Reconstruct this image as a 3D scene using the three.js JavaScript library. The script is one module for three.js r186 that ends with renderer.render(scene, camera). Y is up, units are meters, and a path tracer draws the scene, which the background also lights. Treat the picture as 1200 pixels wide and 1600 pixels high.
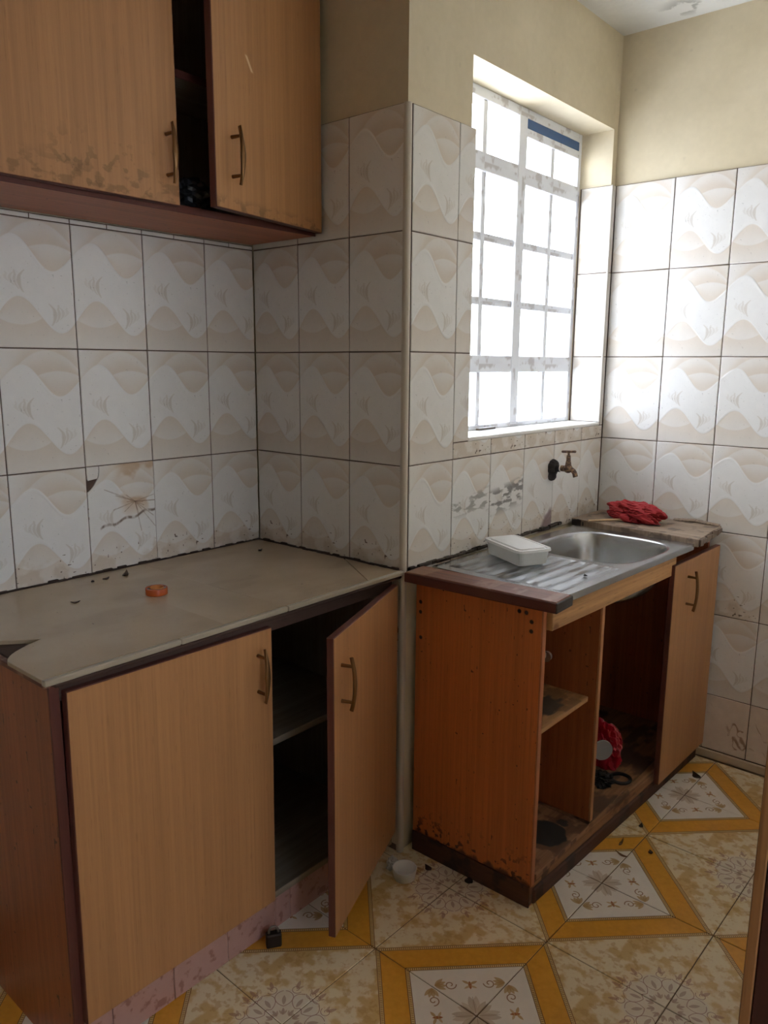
import * as THREE from 'three';
import { mergeGeometries } from 'three/addons/utils/BufferGeometryUtils.js';

// ---------------------------------------------------------------- camera, sky, exposure
const scene = new THREE.Scene();
const renderer = new THREE.WebGLRenderer({ antialias: true });
renderer.toneMapping = THREE.LinearToneMapping;
renderer.toneMappingExposure = 1.0;
renderer.shadowMap.enabled = true;
const camera = new THREE.PerspectiveCamera(2 * Math.atan(800 / 1214.2) * 180 / Math.PI, 0.75, 0.02, 60);
camera.position.set(-1.5945, 1.4095, 1.8873);
camera.rotation.set(-0.1882, -0.8638, 0.0066, 'YXZ');
scene.add(camera);
scene.background = new THREE.Color().setRGB(0.87, 0.96, 1.105);   // even overcast daylight
scene.backgroundIntensity = 12.2;

// ---------------------------------------------------------------- helpers
let seedState = 7;
const rnd = () => { seedState = (seedState * 1664525 + 1013904223) >>> 0; return seedState / 4294967296; };
const rr = (a, b) => a + (b - a) * rnd();
const clamp = (x, a = 0, b = 1) => Math.max(a, Math.min(b, x));
const sstep = (a, b, x) => { const t = clamp((x - a) / (b - a)); return t * t * (3 - 2 * t); };
const mix = (a, b, t) => a + (b - a) * t;
function hash(x, y, s) { let h = (x * 374761393 + y * 668265263 + s * 2147483647) | 0; h = Math.imul(h ^ (h >>> 13), 1274126177); h ^= h >>> 16; return (h >>> 0) / 4294967296; }
function vnoise(x, y, s = 0, px = 1e6, py = 1e6) {
  const xi = Math.floor(x), yi = Math.floor(y), fx = x - xi, fy = y - yi;
  const m = (a, p) => ((a % p) + p) % p;
  const a = hash(m(xi, px), m(yi, py), s), b = hash(m(xi + 1, px), m(yi, py), s), c = hash(m(xi, px), m(yi + 1, py), s), d = hash(m(xi + 1, px), m(yi + 1, py), s);
  const u = fx * fx * (3 - 2 * fx), v = fy * fy * (3 - 2 * fy);
  return mix(mix(a, b, u), mix(c, d, u), v);
}
function fbm(x, y, s = 0, o = 4, px = 1e6, py = 1e6) { let r = 0, a = 0.5, n = 0; for (let i = 0; i < o; i++) { r += a * vnoise(x, y, s + i * 17, px, py); n += a; x *= 2; y *= 2; px *= 2; py *= 2; a *= 0.5; } return r / n; }
const numbers = {};
function numbered(name) { const n = numbers[name] = (numbers[name] ?? -1) + 1; return n ? name + '_' + String(n).padStart(3, '0') : name; }
function tag(o, label, category, group, kind) {
  if (label) o.userData.label = label; if (category) o.userData.category = category;
  if (group) o.userData.group = group; if (kind) o.userData.kind = kind; return o;
}
function mesh(name, geo, mat, parent, pos, rot) {
  const m = new THREE.Mesh(geo, mat); m.name = parent === scene ? numbered(name) : name;
  if (pos) m.position.set(...pos); if (rot) m.rotation.set(...rot);
  m.castShadow = m.receiveShadow = true; parent.add(m); return m;
}
function thing(name, label, category, pos = [0, 0, 0], turn = 0, group) {
  const g = new THREE.Group(); g.name = numbered(name); g.position.set(...pos); g.rotation.y = turn; scene.add(g);
  return tag(g, label, category, group);
}
function struct(name, geo, mat, label, category, pos, rot) { const m = mesh(name, geo, mat, scene, pos, rot); return tag(m, label, category, null, 'structure'); }
function pix(w, h, fn, srgb = true) {                       // fn(u, v from the top) -> [r, g, b] 0..255
  const d = new Uint8Array(w * h * 4);
  for (let y = 0; y < h; y++) for (let x = 0; x < w; x++) {
    const c = fn((x + 0.5) / w, 1 - (y + 0.5) / h), i = (y * w + x) * 4;
    d[i] = clamp(c[0], 0, 255); d[i + 1] = clamp(c[1], 0, 255); d[i + 2] = clamp(c[2], 0, 255); d[i + 3] = 255;
  }
  const t = new THREE.DataTexture(d, w, h, THREE.RGBAFormat); t.magFilter = THREE.LinearFilter; t.minFilter = THREE.LinearFilter;
  t.wrapS = t.wrapT = THREE.RepeatWrapping; if (srgb) t.colorSpace = THREE.SRGBColorSpace; t.needsUpdate = true; return t;
}
const std = (o) => new THREE.MeshStandardMaterial({ roughness: 0.6, ...o });
const phys = (o) => new THREE.MeshPhysicalMaterial({ roughness: 0.6, ...o });

// a box with chamfered edges and uv in metres (face plane coordinates), grain along its local y unless turned
function cbox(w, h, d, c = 0.0015, grain = 'y') {
  c = Math.min(c, w * 0.45, h * 0.45, d * 0.45);
  const H = [w / 2, h / 2, d / 2], pos = [], uv = [];
  const P = (sx, sy, sz, ax) => [sx * (H[0] - (ax === 0 ? 0 : c)), sy * (H[1] - (ax === 1 ? 0 : c)), sz * (H[2] - (ax === 2 ? 0 : c))];
  const put = (pts, n) => {
    const a = pts[0], b = pts[1], e = pts[2];
    const cr = new THREE.Vector3(b[0] - a[0], b[1] - a[1], b[2] - a[2]).cross(new THREE.Vector3(e[0] - a[0], e[1] - a[1], e[2] - a[2]));
    if (cr.x * n[0] + cr.y * n[1] + cr.z * n[2] < 0) pts = pts.slice().reverse();
    const ax = [Math.abs(n[0]), Math.abs(n[1]), Math.abs(n[2])], k = ax.indexOf(Math.max(...ax));
    for (let i = 1; i + 1 < pts.length; i++) for (const q of [pts[0], pts[i], pts[i + 1]]) {
      pos.push(...q);
      let u = k === 0 ? q[2] : q[0], v = k === 1 ? q[2] : q[1];
      if (grain === 'x') { u = k === 0 ? q[2] : q[1]; v = q[0]; if (k === 1) u = q[2]; if (k === 0) v = q[1]; }
      if (grain === 'z') { v = q[2]; u = k === 0 ? q[1] : q[0]; if (k === 2) v = q[1]; }
      uv.push(u, v);
    }
  };
  for (let ax = 0; ax < 3; ax++) for (const s of [-1, 1]) {
    const q = [[-1, -1], [1, -1], [1, 1], [-1, 1]].map(([a, b]) => { const t = [0, 0, 0]; t[ax] = s; t[(ax + 1) % 3] = a; t[(ax + 2) % 3] = b; return P(...t, ax); });
    const n = [0, 0, 0]; n[ax] = s; put(q, n);
  }
  for (let e = 0; e < 3; e++) { const a = (e + 1) % 3, b = (e + 2) % 3; for (const sa of [-1, 1]) for (const sb of [-1, 1]) {
    const mk = (se, f) => { const t = [0, 0, 0]; t[e] = se; t[a] = sa; t[b] = sb; return P(...t, f); };
    const n = [0, 0, 0]; n[a] = sa; n[b] = sb * 0.99; put([mk(-1, a), mk(1, a), mk(1, b), mk(-1, b)], n);
  } }
  for (const x of [-1, 1]) for (const y of [-1, 1]) for (const z of [-1, 1]) put([P(x, y, z, 0), P(x, y, z, 1), P(x, y, z, 2)], [x, y, z]);
  const g = new THREE.BufferGeometry();
  g.setAttribute('position', new THREE.Float32BufferAttribute(pos, 3)); g.setAttribute('uv', new THREE.Float32BufferAttribute(uv, 2));
  g.computeVertexNormals(); return g;
}
const span = (x0, x1, y0, y1, z0, z1, c, grain) => ({ geo: cbox(x1 - x0, y1 - y0, z1 - z0, c, grain), pos: [(x0 + x1) / 2, (y0 + y1) / 2, (z0 + z1) / 2] });
function board(name, mat, parent, x0, x1, y0, y1, z0, z1, c = 0.0015, grain = 'y') { const b = span(x0, x1, y0, y1, z0, z1, c, grain); return mesh(name, b.geo, mat, parent, b.pos); }
function merged(list) { return mergeGeometries(list.map(g => { const q = g.index ? g.toNonIndexed() : g; for (const k of Object.keys(q.attributes)) if (!['position', 'normal', 'uv'].includes(k)) q.deleteAttribute(k); return q; })); }
function moved(g, x, y, z, rx = 0, ry = 0, rz = 0) { g.rotateX(rx); g.rotateY(ry); g.rotateZ(rz); g.translate(x, y, z); return g; }
function tube(pts, r, seg = 40, rs = 10, closed = false) { return new THREE.TubeGeometry(new THREE.CatmullRomCurve3(pts.map(p => new THREE.Vector3(...p)), closed), seg, r, rs, closed); }

// ---------------------------------------------------------------- surface patterns
// ceramic wall tile: printed S waves with two lens shapes and little scrolls; u right, v down
const waveTop = (u) => 0.262 - 0.128 * Math.sin((u + 0.005) * Math.PI * 2) + 0.01 * Math.sin(u * 12.5);
const waveLow = (u) => 0.742 - 0.138 * Math.sin((u - 0.045) * Math.PI * 2);
const lensTop = (u) => 0.186 + 0.55 * (u - 0.71) * (u - 0.71);
const lensLow = (u) => 0.822 - 0.75 * (u - 0.29) * (u - 0.29);
const hillTop = (u) => 0.02 + 0.95 * (u - 0.58) * (u - 0.58);
function tileInk(u, v) {
  let t = 0;
  const a = waveTop(u), b = waveLow(u);
  const above = sstep(0.006, -0.006, v - a), below = sstep(-0.006, 0.006, v - b);
  if (above > 0) {
    let k = 0.55 + 0.25 * sstep(0.0, 0.24, v) * sstep(0, 0.5, u);
    const hill = sstep(-0.008, 0.008, v - hillTop(u));
    k = mix(0.45 + 0.35 * sstep(hillTop(u) - 0.12, hillTop(u), v), 0.35 + 0.55 * sstep(hillTop(u), lensTop(u), v), hill);
    const inLens = u > 0.46 ? sstep(-0.006, 0.006, v - lensTop(u)) : 0;
    k = mix(k, 0.28 + 0.5 * sstep(lensTop(u), a, v), inLens);
    t = Math.max(t, above * k * (u < 0.3 ? mix(0.5, 1, sstep(0, 0.3, u)) : 1));
  }
  if (below > 0) {
    let k = mix(0.85, 0.45, sstep(0.76, 1.0, v));
    const inLens = u < 0.56 ? sstep(0.006, -0.006, v - lensLow(u)) : 0;
    k = mix(k, 0.7 - 0.35 * sstep(b, lensLow(u), v), inLens);
    t = Math.max(t, below * k);
  }
  return t;
}
function scrollInk(u, v) {                                   // sets of small bent strokes
  let s = 0;
  const set = (cx, cy, dir) => {
    for (let i = 0; i < 4; i++) {
      const L = 0.088 - i * 0.016, yy = (v - cy + i * 0.008) / L, xx = (u - cx) * dir - i * 0.052;
      if (Math.abs(yy) > 1) continue;
      const bend = xx - 0.05 * (1 - yy * yy) - (yy < -0.5 ? -0.09 * (yy + 0.5) * (i % 2 ? 1 : -0.6) : 0), w = 0.017 * (1 - Math.abs(yy)) * (i === 0 ? 1.2 : 0.8) + 0.003;
      s = Math.max(s, sstep(w + 0.014, w - 0.006, Math.abs(bend)) * (0.62 - 0.12 * i));
    }
  };
  set(0.36, 0.485, -1); set(0.68, 0.735, 1);
  return s;
}
function tilePattern(seed, extra) {
  return pix(320, 480, (u, v) => {
    const t = tileInk(u, v), s = scrollInk(u, v), n = fbm(u * 9, v * 13, seed, 3) - 0.5;
    let c = [mix(226, 211, t) + n * 5, mix(225, 199, t) + n * 5, mix(224, 186, t) + n * 5];
    c = [mix(c[0], 178, s * 0.6), mix(c[1], 166, s * 0.6), mix(c[2], 152, s * 0.6)];
    const sp = vnoise(u * 46, v * 69, seed + 5); if (sp > 0.965) c = c.map(q => q * 0.86);
    if (extra) c = extra(u, v, c, n);
    return c;
  });
}
const over = (c, k, a) => [mix(c[0], k[0], a), mix(c[1], k[1], a), mix(c[2], k[2], a)];
const tileBump = pix(320, 480, (u, v) => {
  const a = waveTop(u), b = waveLow(u);
  let h = 0.35 + 0.35 * sstep(-0.012, 0.012, v - a) * sstep(0.012, -0.012, v - b);
  h += 0.3 * Math.exp(-Math.pow((v - a - 0.02) / 0.017, 2)) + 0.26 * Math.exp(-Math.pow((v - b + 0.018) / 0.017, 2));
  if (u > 0.46 && v < a) h += 0.1 * sstep(-0.01, 0.01, v - lensTop(u));
  if (u < 0.56 && v > b) h += 0.1 * sstep(0.01, -0.01, v - lensLow(u));
  h -= 0.12 * scrollInk(u, v);
  const g = clamp(h) * 255; return [g, g, g];
}, false);
const glaze = { roughness: 0.17, bumpMap: tileBump, bumpScale: 0.0012 };
const grime = (amount, seed) => (u, v, c) => {
  const m = fbm(u * 5, v * 8, seed, 5), f = sstep(0.62 - amount, 0.78 - amount * 0.6, m * (0.55 + 0.6 * sstep(0.55, 1, v)));
  c = over(c, [150, 118, 82], f * 0.2);
  const sp = vnoise(u * 30, v * 42, seed + 3); if (sp > 0.93 && v > 0.72) c = over(c, [70, 50, 38], 0.7);
  return c;
};
const TILE = {
  plain: [1, 2].map(s => std({ ...glaze, map: tilePattern(s * 11) })),
  grimy: [std({ ...glaze, roughness: 0.28, map: tilePattern(31, grime(0.12, 40)) }), std({ ...glaze, roughness: 0.28, map: tilePattern(33, grime(0.16, 47)) })],
  scuffed: std({ ...glaze, roughness: 0.3, map: tilePattern(35, (u, v, c) => {
    c = grime(0.16, 52)(u, v, c);
    const warm = sstep(0.42, 0.62, fbm(u * 3, v * 5, 61, 4)) * sstep(0.35, 0.6, u) * sstep(0.55, 0.3, v);
    c = over(c, [176, 134, 92], warm * 0.55);
    for (let i = 0; i < 16; i++) {                           // scratches fanning out of one rubbed spot
      const an = -0.5 + hash(i, 1, 5) * 1.9 + (i % 3 ? 0 : 2.9), dx = u - 0.68, dy = (v - 0.36) * 1.5, r = Math.hypot(dx, dy), q = Math.abs(dx * Math.sin(an) - dy * Math.cos(an));
      if (dx * Math.cos(an) + dy * Math.sin(an) > 0 && r < 0.1 + 0.4 * hash(i, 2, 5)) c = over(c, [96, 70, 54], 0.4 * sstep(0.01, 0.002, q) * (0.4 + 0.6 * fbm(u * 40, v * 40, i, 2)));
    }
    const line = v - (0.585 - 0.14 * u + 0.012 * Math.sin(u * 21)), ok = sstep(0.1, 0.2, u) * fbm(u * 22, v * 16, 77, 3);
    c = over(c, [78, 56, 44], clamp(2.2 * ok - 0.45) * sstep(0.02, 0.002, Math.abs(line)) * 0.7);
    return c;
  }) }),
  rubbed: std({ ...glaze, roughness: 0.3, map: tilePattern(36, (u, v, c) => {
    c = grime(0.14, 57)(u, v, c);
    const s = fbm(u * 7 + v * 2, v * 26, 66, 4), zone = sstep(0.1, 0.2, v - 0.26 + 0.1 * u) * sstep(0.72, 0.55, v + 0.08 * u);
    return over(c, [104, 102, 100], zone * sstep(0.44, 0.62, s) * 0.8);
  }) }),
  lightRub: std({ ...glaze, roughness: 0.3, map: tilePattern(37, (u, v, c) => {
    c = grime(0.12, 67)(u, v, c);
    const s = fbm(u * 6 + v * 2, v * 24, 76, 4), zone = sstep(0.02, 0.1, v - 0.36 + 0.08 * u) * sstep(0.62, 0.5, v);
    return over(c, [120, 118, 112], zone * sstep(0.5, 0.66, s) * 0.6);
  }) }),
  purple: std({ ...glaze, roughness: 0.3, map: tilePattern(38, (u, v, c) => {
    c = grime(0.16, 72)(u, v, c);
    const m = v - (1.02 - 0.34 * sstep(0.3, 1.0, u)) + 0.16 * (fbm(u * 6, v * 8, 80, 4) - 0.5);
    return over(c, [112, 88, 92], sstep(0.0, 0.1, m) * 0.75);
  }) }),
  veined: [81, 82].map(s => std({ roughness: 0.25, map: pix(256, 384, (u, v) => {
    const w = fbm(u * 3, v * 4, s, 4), vein = Math.abs(fbm(u * 2.4 + w, v * 2.2 + w, s + 9, 4) - 0.5);
    const n = fbm(u * 8, v * 12, s + 4, 3); let c = [214 + n * 14, 198 + n * 14, 184 + n * 14];
    return over(c, [150, 118, 96], sstep(0.02, 0.004, vein) * sstep(0.45, 0.6, fbm(u * 3, v * 3, s + 20, 3)) * 0.8);
  }) })),
  sliver: std({ color: 0xd9d6d0, roughness: 0.3 }),
};
const groutMat = std({ color: 0x5b4a40, roughness: 0.95 });

// painted plaster
function plasterTex(r, g, b, seed) { return pix(512, 512, (u, v) => { const n = fbm(u * 6, v * 6, seed, 5, 6, 6) - 0.5, f = fbm(u * 60, v * 60, seed + 8, 2, 60, 60) - 0.5; let c = [r + n * 16 + f * 6, g + n * 16 + f * 6, b + n * 18 + f * 6]; const s = fbm(u * 24, v * 24, seed + 30, 3, 24, 24); if (s > 0.86) c = over(c, [r - 50, g - 48, b - 40], (s - 0.86) * 3); return c; }); }
const plasterBump = pix(512, 512, (u, v) => { const g = 255 * (0.6 * fbm(u * 40, v * 40, 90, 3, 40, 40) + 0.4 * fbm(u * 8, v * 8, 91, 3, 8, 8)); return [g, g, g]; }, false);
const paint = std({ map: plasterTex(212, 199, 171, 12), bumpMap: plasterBump, bumpScale: 0.0012, roughness: 0.62 });
const whiteWall = std({ map: plasterTex(236, 224, 202, 18), bumpMap: plasterBump, bumpScale: 0.001, roughness: 0.5 });
const ceilingMat = std({ map: pix(1024, 1024, (u, v) => {
  const n = fbm(u * 8, v * 8, 14, 5, 8, 8) - 0.5; let c = [222 + n * 14, 221 + n * 14, 216 + n * 14];
  const m = fbm(u * 22, v * 22, 15, 5, 22, 22), z = fbm(u * 4, v * 4, 16, 2, 4, 4);
  return over(c, [128, 128, 120], sstep(0.55, 0.66, m) * sstep(0.4, 0.52, z) * 0.8);
}), bumpMap: plasterBump, bumpScale: 0.0015, roughness: 0.85 });

// laminate and timber: fine streaks along v
function woodPix(u, v, seed, base, con) {                    // u, v in metres
  const band = fbm(u * 26, v * 0.9, seed, 3) - 0.5, streak = fbm(u * 190, v * 3.2, seed + 3, 3) - 0.5, pore = vnoise(u * 620, v * 26, seed + 6);
  let f = 1 + con * (band * 0.5 + streak * 0.55); if (pore > 0.8) f -= con * 0.35 * (pore - 0.8) * 5;
  return [base[0] * f, base[1] * (f - (1 - f) * 0.15), base[2] * (f - (1 - f) * 0.3)];
}
function woodTex(seed, base, con, stain, w = 0.6, h = 1.0, W = 512, Hh = 512) {
  const t = pix(W, Hh, (u, v) => { let c = woodPix(u * w, v * h, seed, base, con); if (stain) c = stain(u, v, c); return c; });
  t.repeat.set(1 / w, 1 / h); t.offset.set(0.5, 0.5); return t;
}
const specks = (seed, dens, col) => (u, v, c) => { const s = vnoise(u * 70, v * 60, seed), z = fbm(u * 4, v * 4, seed + 2, 3); return s > dens && z > 0.45 ? over(c, col, 0.75) : c; };
const OAK = [176, 126, 82], RED = [164, 96, 58], EDGE = [92, 48, 40], PINE = [188, 142, 94];
const wood = {
  oak: std({ map: woodTex(101, OAK, 0.22), roughness: 0.42 }),
  oakB: std({ map: woodTex(111, OAK, 0.22, specks(9, 0.972, [110, 74, 48])), roughness: 0.42 }),
  red: std({ map: woodTex(121, RED, 0.36, specks(19, 0.955, [74, 38, 24])), roughness: 0.45 }),
  edge: std({ map: woodTex(131, EDGE, 0.3), roughness: 0.5 }),
  inner: std({ map: woodTex(138, [140, 128, 110], 0.3), roughness: 0.75 }),
  dark: std({ map: woodTex(136, [70, 50, 42], 0.4), roughness: 0.75 }),
  pine: std({ map: woodTex(141, PINE, 0.5, (u, v, c) => { for (const [a, b] of [[0.3, 0.2], [0.7, 0.62], [0.45, 0.85]]) { const r = Math.hypot((u - a) * 0.6, (v - b) * 1.0); c = over(c, [120, 74, 40], sstep(0.02, 0.008, r) * 0.8); } return c; }), roughness: 0.6 }),
  upperLeft: std({ map: woodTex(151, OAK, 0.22, (u, v, c) => {        // mould spots above the lower edge
    const z = sstep(0.9, 0.97, v) , y2 = sstep(0.80, 0.95, v), blot = fbm(u * 26, v * 44, 156, 4), edge = fbm(u * 20, v * 60, 158, 4);
    const mid = sstep(0.25, 0.4, u) * sstep(0.95, 0.75, u);
    c = over(c, [104, 76, 44], 0.4 * y2 * mid * sstep(0.58, 0.66, blot));
    return over(c, [96, 68, 38], 0.35 * z * sstep(0.5, 0.64, edge));
  }, 0.45, 0.75, 512, 1024), roughness: 0.45 }),
  upperRight: std({ map: woodTex(161, [180, 130, 84], 0.22, (u, v, c) => {
    const d = Math.abs((u - 0.30) * 0.42 * 0.83 - (v - 0.545) * 0.74 * 0.55), l = Math.abs(v - 0.545);
    c = over(c, [224, 196, 160], sstep(0.005, 0.002, d) * sstep(0.025, 0.018, l) * 0.9);
    return over(c, [104, 74, 44], 0.5 * sstep(0.95, 0.99, v) * sstep(0.46, 0.6, fbm(u * 18, v * 50, 166, 4)));
  }, 0.42, 0.74, 512, 1024), roughness: 0.42 }),
  sinkSide: std({ map: woodTex(171, [206, 118, 64], 0.26, (u, v, c) => {  // chipped, soaked lower edge; nail heads
    const e = fbm(u * 18, v * 12, 176, 5) * 0.05 + v;
    c = over(c, [84, 52, 36], sstep(0.945, 0.962, e) * 0.85);
    const ch = fbm(u * 30, v * 60, 178, 3); c = over(c, [48, 28, 22], sstep(0.64, 0.7, ch) * sstep(0.8, 0.95, v) * 0.85);
    for (const [a, b] of [[0.05, 0.075], [0.05, 0.11], [0.055, 0.2], [0.83, 0.025], [0.88, 0.025], [0.92, 0.05], [0.92, 0.08]]) c = over(c, [30, 20, 16], sstep(0.0065, 0.004, Math.hypot((u - a) * 0.4, (v - b) * 0.82)) * 0.9);
    return specks(23, 0.95, [70, 36, 20])(u, v, c);
  }, 0.4, 0.82, 512, 1024), roughness: 0.42 }),
  strip: std({ map: woodTex(181, [118, 70, 46], 0.55, (u, v, c) => over(c, [168, 138, 118], 0.5 * sstep(0.5, 0.68, fbm(u * 8, v * 30, 185, 4)))), roughness: 0.5 }),
  grey: std({ map: woodTex(191, [150, 130, 112], 0.5, (u, v, c) => over(c, [82, 68, 60], 0.6 * sstep(0.55, 0.68, fbm(u * 14, v * 26, 195, 4)))), roughness: 0.6 }),
  blackEdge: std({ map: woodTex(201, [62, 56, 54], 0.6), roughness: 0.8 }),
  soiled: std({ map: woodTex(211, [150, 108, 74], 0.5, (u, v, c) => over(c, [72, 50, 38], 0.75 * sstep(0.46, 0.62, fbm(u * 9, v * 9, 215, 5)))), roughness: 0.7 }),
  plinth: std({ map: woodTex(221, [84, 52, 38], 0.5, (u, v, c) => over(c, [40, 26, 22], 0.7 * sstep(0.45, 0.62, fbm(u * 12, v * 20, 225, 4)))), roughness: 0.7 }),
};
const shelfStained = std({ map: pix(512, 512, (u, v) => {
  let c = woodPix(v * 0.4, u * 0.3, 231, [176, 132, 88], 0.5);
  c = over(c, [112, 78, 50], 0.6 * sstep(0.5, 0.62, fbm(u * 5, v * 5, 233, 4)));
  const r = Math.hypot((u - 0.52) * 0.9, (v - 0.80) * 1.4) + 0.16 * (fbm(u * 9, v * 22, 236, 4) - 0.5);
  return over(c, [52, 46, 40], sstep(0.24, 0.17, r) * 0.85);
}), roughness: 0.65 });
const floorBurnt = std({ map: pix(512, 512, (u, v) => {
  let c = woodPix(v * 0.4, u * 0.3, 241, [150, 110, 80], 0.5);
  c = over(c, [92, 62, 46], 0.7 * sstep(0.45, 0.6, fbm(u * 7, v * 7, 243, 5)));
  const r = Math.hypot((u - 0.60) * 0.306, (v - 0.80) * 0.40) + 0.03 * (fbm(u * 8, v * 8, 246, 4) - 0.5);
  c = over(c, [30, 29, 30], sstep(0.066, 0.058, r) * 0.95);
  const r2 = Math.hypot((u - 0.86) * 0.306, (v - 0.84) * 0.40) + 0.025 * (fbm(u * 12, v * 12, 248, 4) - 0.5);
  return over(c, [40, 34, 32], sstep(0.022, 0.014, r2) * 0.9);
}), roughness: 0.75 });

const brass = std({ color: 0x7a5a3a, metalness: 0.8, roughness: 0.34 });
const steelDark = std({ color: 0x4a4038, metalness: 0.8, roughness: 0.45 });

// ---------------------------------------------------------------- room shell
const D1 = 0.596, L = 1.186, Y0 = 2.0412, CEIL = 2.535, TW = 0.2, TH = 0.3;
const box = (x0, x1, y0, y1, z0, z1) => { const b = span(x0, x1, y0, y1, z0, z1, 0.00002); b.geo.translate(...b.pos); return b.geo; };
const room = (name, parts, mat, label, category) => struct(name, merged(parts.map(p => box(...p))), mat, label, category);

const ceiling = room('ceiling', [[-3.1, 1.32, CEIL, CEIL + 0.12, -0.14, 3.8]], ceilingMat, 'white plastered ceiling with grey mildew spots', 'ceiling');
const wallLeft = room('wall_left', [[-1.95, 0.01, 0, CEIL, -0.14, -0.009]], paint, 'tiled wall behind the long countertop', 'wall');
const wallNib = room('wall_centre', [[0.009, 0.16, 0, CEIL, -0.14, D1 - 0.009]], paint, 'short tiled return wall between countertop and window wall', 'wall');
const OX0 = 0.297, OX1 = 1.157, OY0 = 1.2, OY1 = 2.226;
const wallWindow = room('wall_window', [[0.16, OX0 - 0.012, 0, CEIL, 0.36, D1 - 0.009], [OX1 + 0.006, 1.32, 0, CEIL, 0.36, D1 - 0.009], [OX0 - 0.012, OX1 + 0.006, 0, OY0 - 0.012, 0.36, D1 - 0.009], [OX0 - 0.012, OX1 + 0.006, OY1, CEIL, 0.36, D1 - 0.009]], paint, 'beige and tiled window wall above the sink', 'wall');
const wallRight = room('wall_right', [[L + 0.009, 1.32, 0, CEIL, D1 - 0.009, 1.82]], paint, 'end wall with white tiles below beige paint', 'wall');
const DX0 = -1.75, DX1 = -0.72;
room('wall_back', [[DX1, 1.32, 0, CEIL, 1.702, 1.82], [-1.95, DX0, 0, CEIL, 1.702, 1.82], [DX0, DX1, 2.08, CEIL, 1.702, 1.82]], whiteWall, 'cream wall with the doorway the photograph is taken from', 'wall');
room('wall_far_left', [[-2.07, -1.95, 0, CEIL, -0.14, 1.82]], whiteWall, 'plain cream wall at the open end of the counter', 'wall');
// the next room, whose window gives the light from behind
room('wall_hall', [[-3.1, -2.98, 0, CEIL, 1.82, 3.8], [0.3, 0.42, 0, CEIL, 1.82, 3.8], [-3.1, -1.95, 0, CEIL, 1.7, 1.82],
  [-3.1, -1.85, 0, CEIL, 3.68, 3.8], [-1.05, 0.42, 0, CEIL, 3.68, 3.8], [-1.85, -1.05, 0, 1.05, 3.68, 3.8], [-1.85, -1.05, 1.9, CEIL, 3.68, 3.8]], paint, 'beige walls of the room behind the doorway', 'wall');

// ceramic pieces
const tileGeoCache = new Map();
function tileGeo(w, h, u0, v0, sw = TW, sh = TH, t = 0.008, c = 0.0014) {    // front face at z = 0; (u0, v0) lower left corner inside the whole tile, metres
  const key = [w, h, u0, v0, sw, sh].map(x => x.toFixed(4)).join();
  if (tileGeoCache.has(key)) return tileGeoCache.get(key);
  const a = w / 2, b = h / 2, pos = [], uv = [], nor = [], idx = [];
  const V = (x, y, z, nx, ny, nz) => { pos.push(x, y, z); const l = Math.hypot(nx, ny, nz); nor.push(nx / l, ny / l, nz / l); uv.push((x + a + u0) / sw, (y + b + v0) / sh); return pos.length / 3 - 1; };
  const ring = (i, z, k) => [[-1, -1], [1, -1], [1, 1], [-1, 1]].map(([sx, sy]) => V(sx * (a - i), sy * (b - i), z, sx * k, sy * k, 1));
  const f = ring(c * 1.6, 0, 0), m = ring(0, -c, 1.2), k = ring(0, -t, 6);
  idx.push(f[0], f[1], f[2], f[0], f[2], f[3]);
  for (const [p, q] of [[f, m], [m, k]]) for (let i = 0; i < 4; i++) { const j = (i + 1) % 4; idx.push(q[i], q[j], p[j], q[i], p[j], p[i]); }
  const g = new THREE.BufferGeometry(); g.setAttribute('position', new THREE.Float32BufferAttribute(pos, 3)); g.setAttribute('normal', new THREE.Float32BufferAttribute(nor, 3)); g.setAttribute('uv', new THREE.Float32BufferAttribute(uv, 2)); g.setIndex(idx);
  tileGeoCache.set(key, g); return g;
}
const GAP = 0.0028;
const faces = { z: (a, y, n) => [[a, y, n], [0, 0, 0]], x: (a, y, n) => [[n, y, a], [0, -Math.PI / 2, 0]], xp: (a, y, n) => [[n, y, -a], [0, Math.PI / 2, 0]] };
// a0..a1 along the wall, y0..y1, n = plane of the front; uOff, vOff: where in the whole tile the piece was cut
function putTile(parent, face, n, a0, a1, y0, y1, mat, uOff = 0, vOff = 0) {
  const w = a1 - a0 - GAP, h = y1 - y0 - GAP; if (w < 0.006 || h < 0.004) return null;
  const [p, r] = faces[face]((a0 + a1) / 2, (y0 + y1) / 2, n);
  const m = mesh('tile', tileGeo(w, h, uOff, vOff), mat, parent, p, [r[0] + rr(-0.0035, 0.0035), r[1] + rr(-0.0035, 0.0035), r[2]]);
  return m;
}
const row = (k) => Y0 - TH * k;
const pick = (a) => a[Math.floor(rnd() * a.length)];
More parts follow.
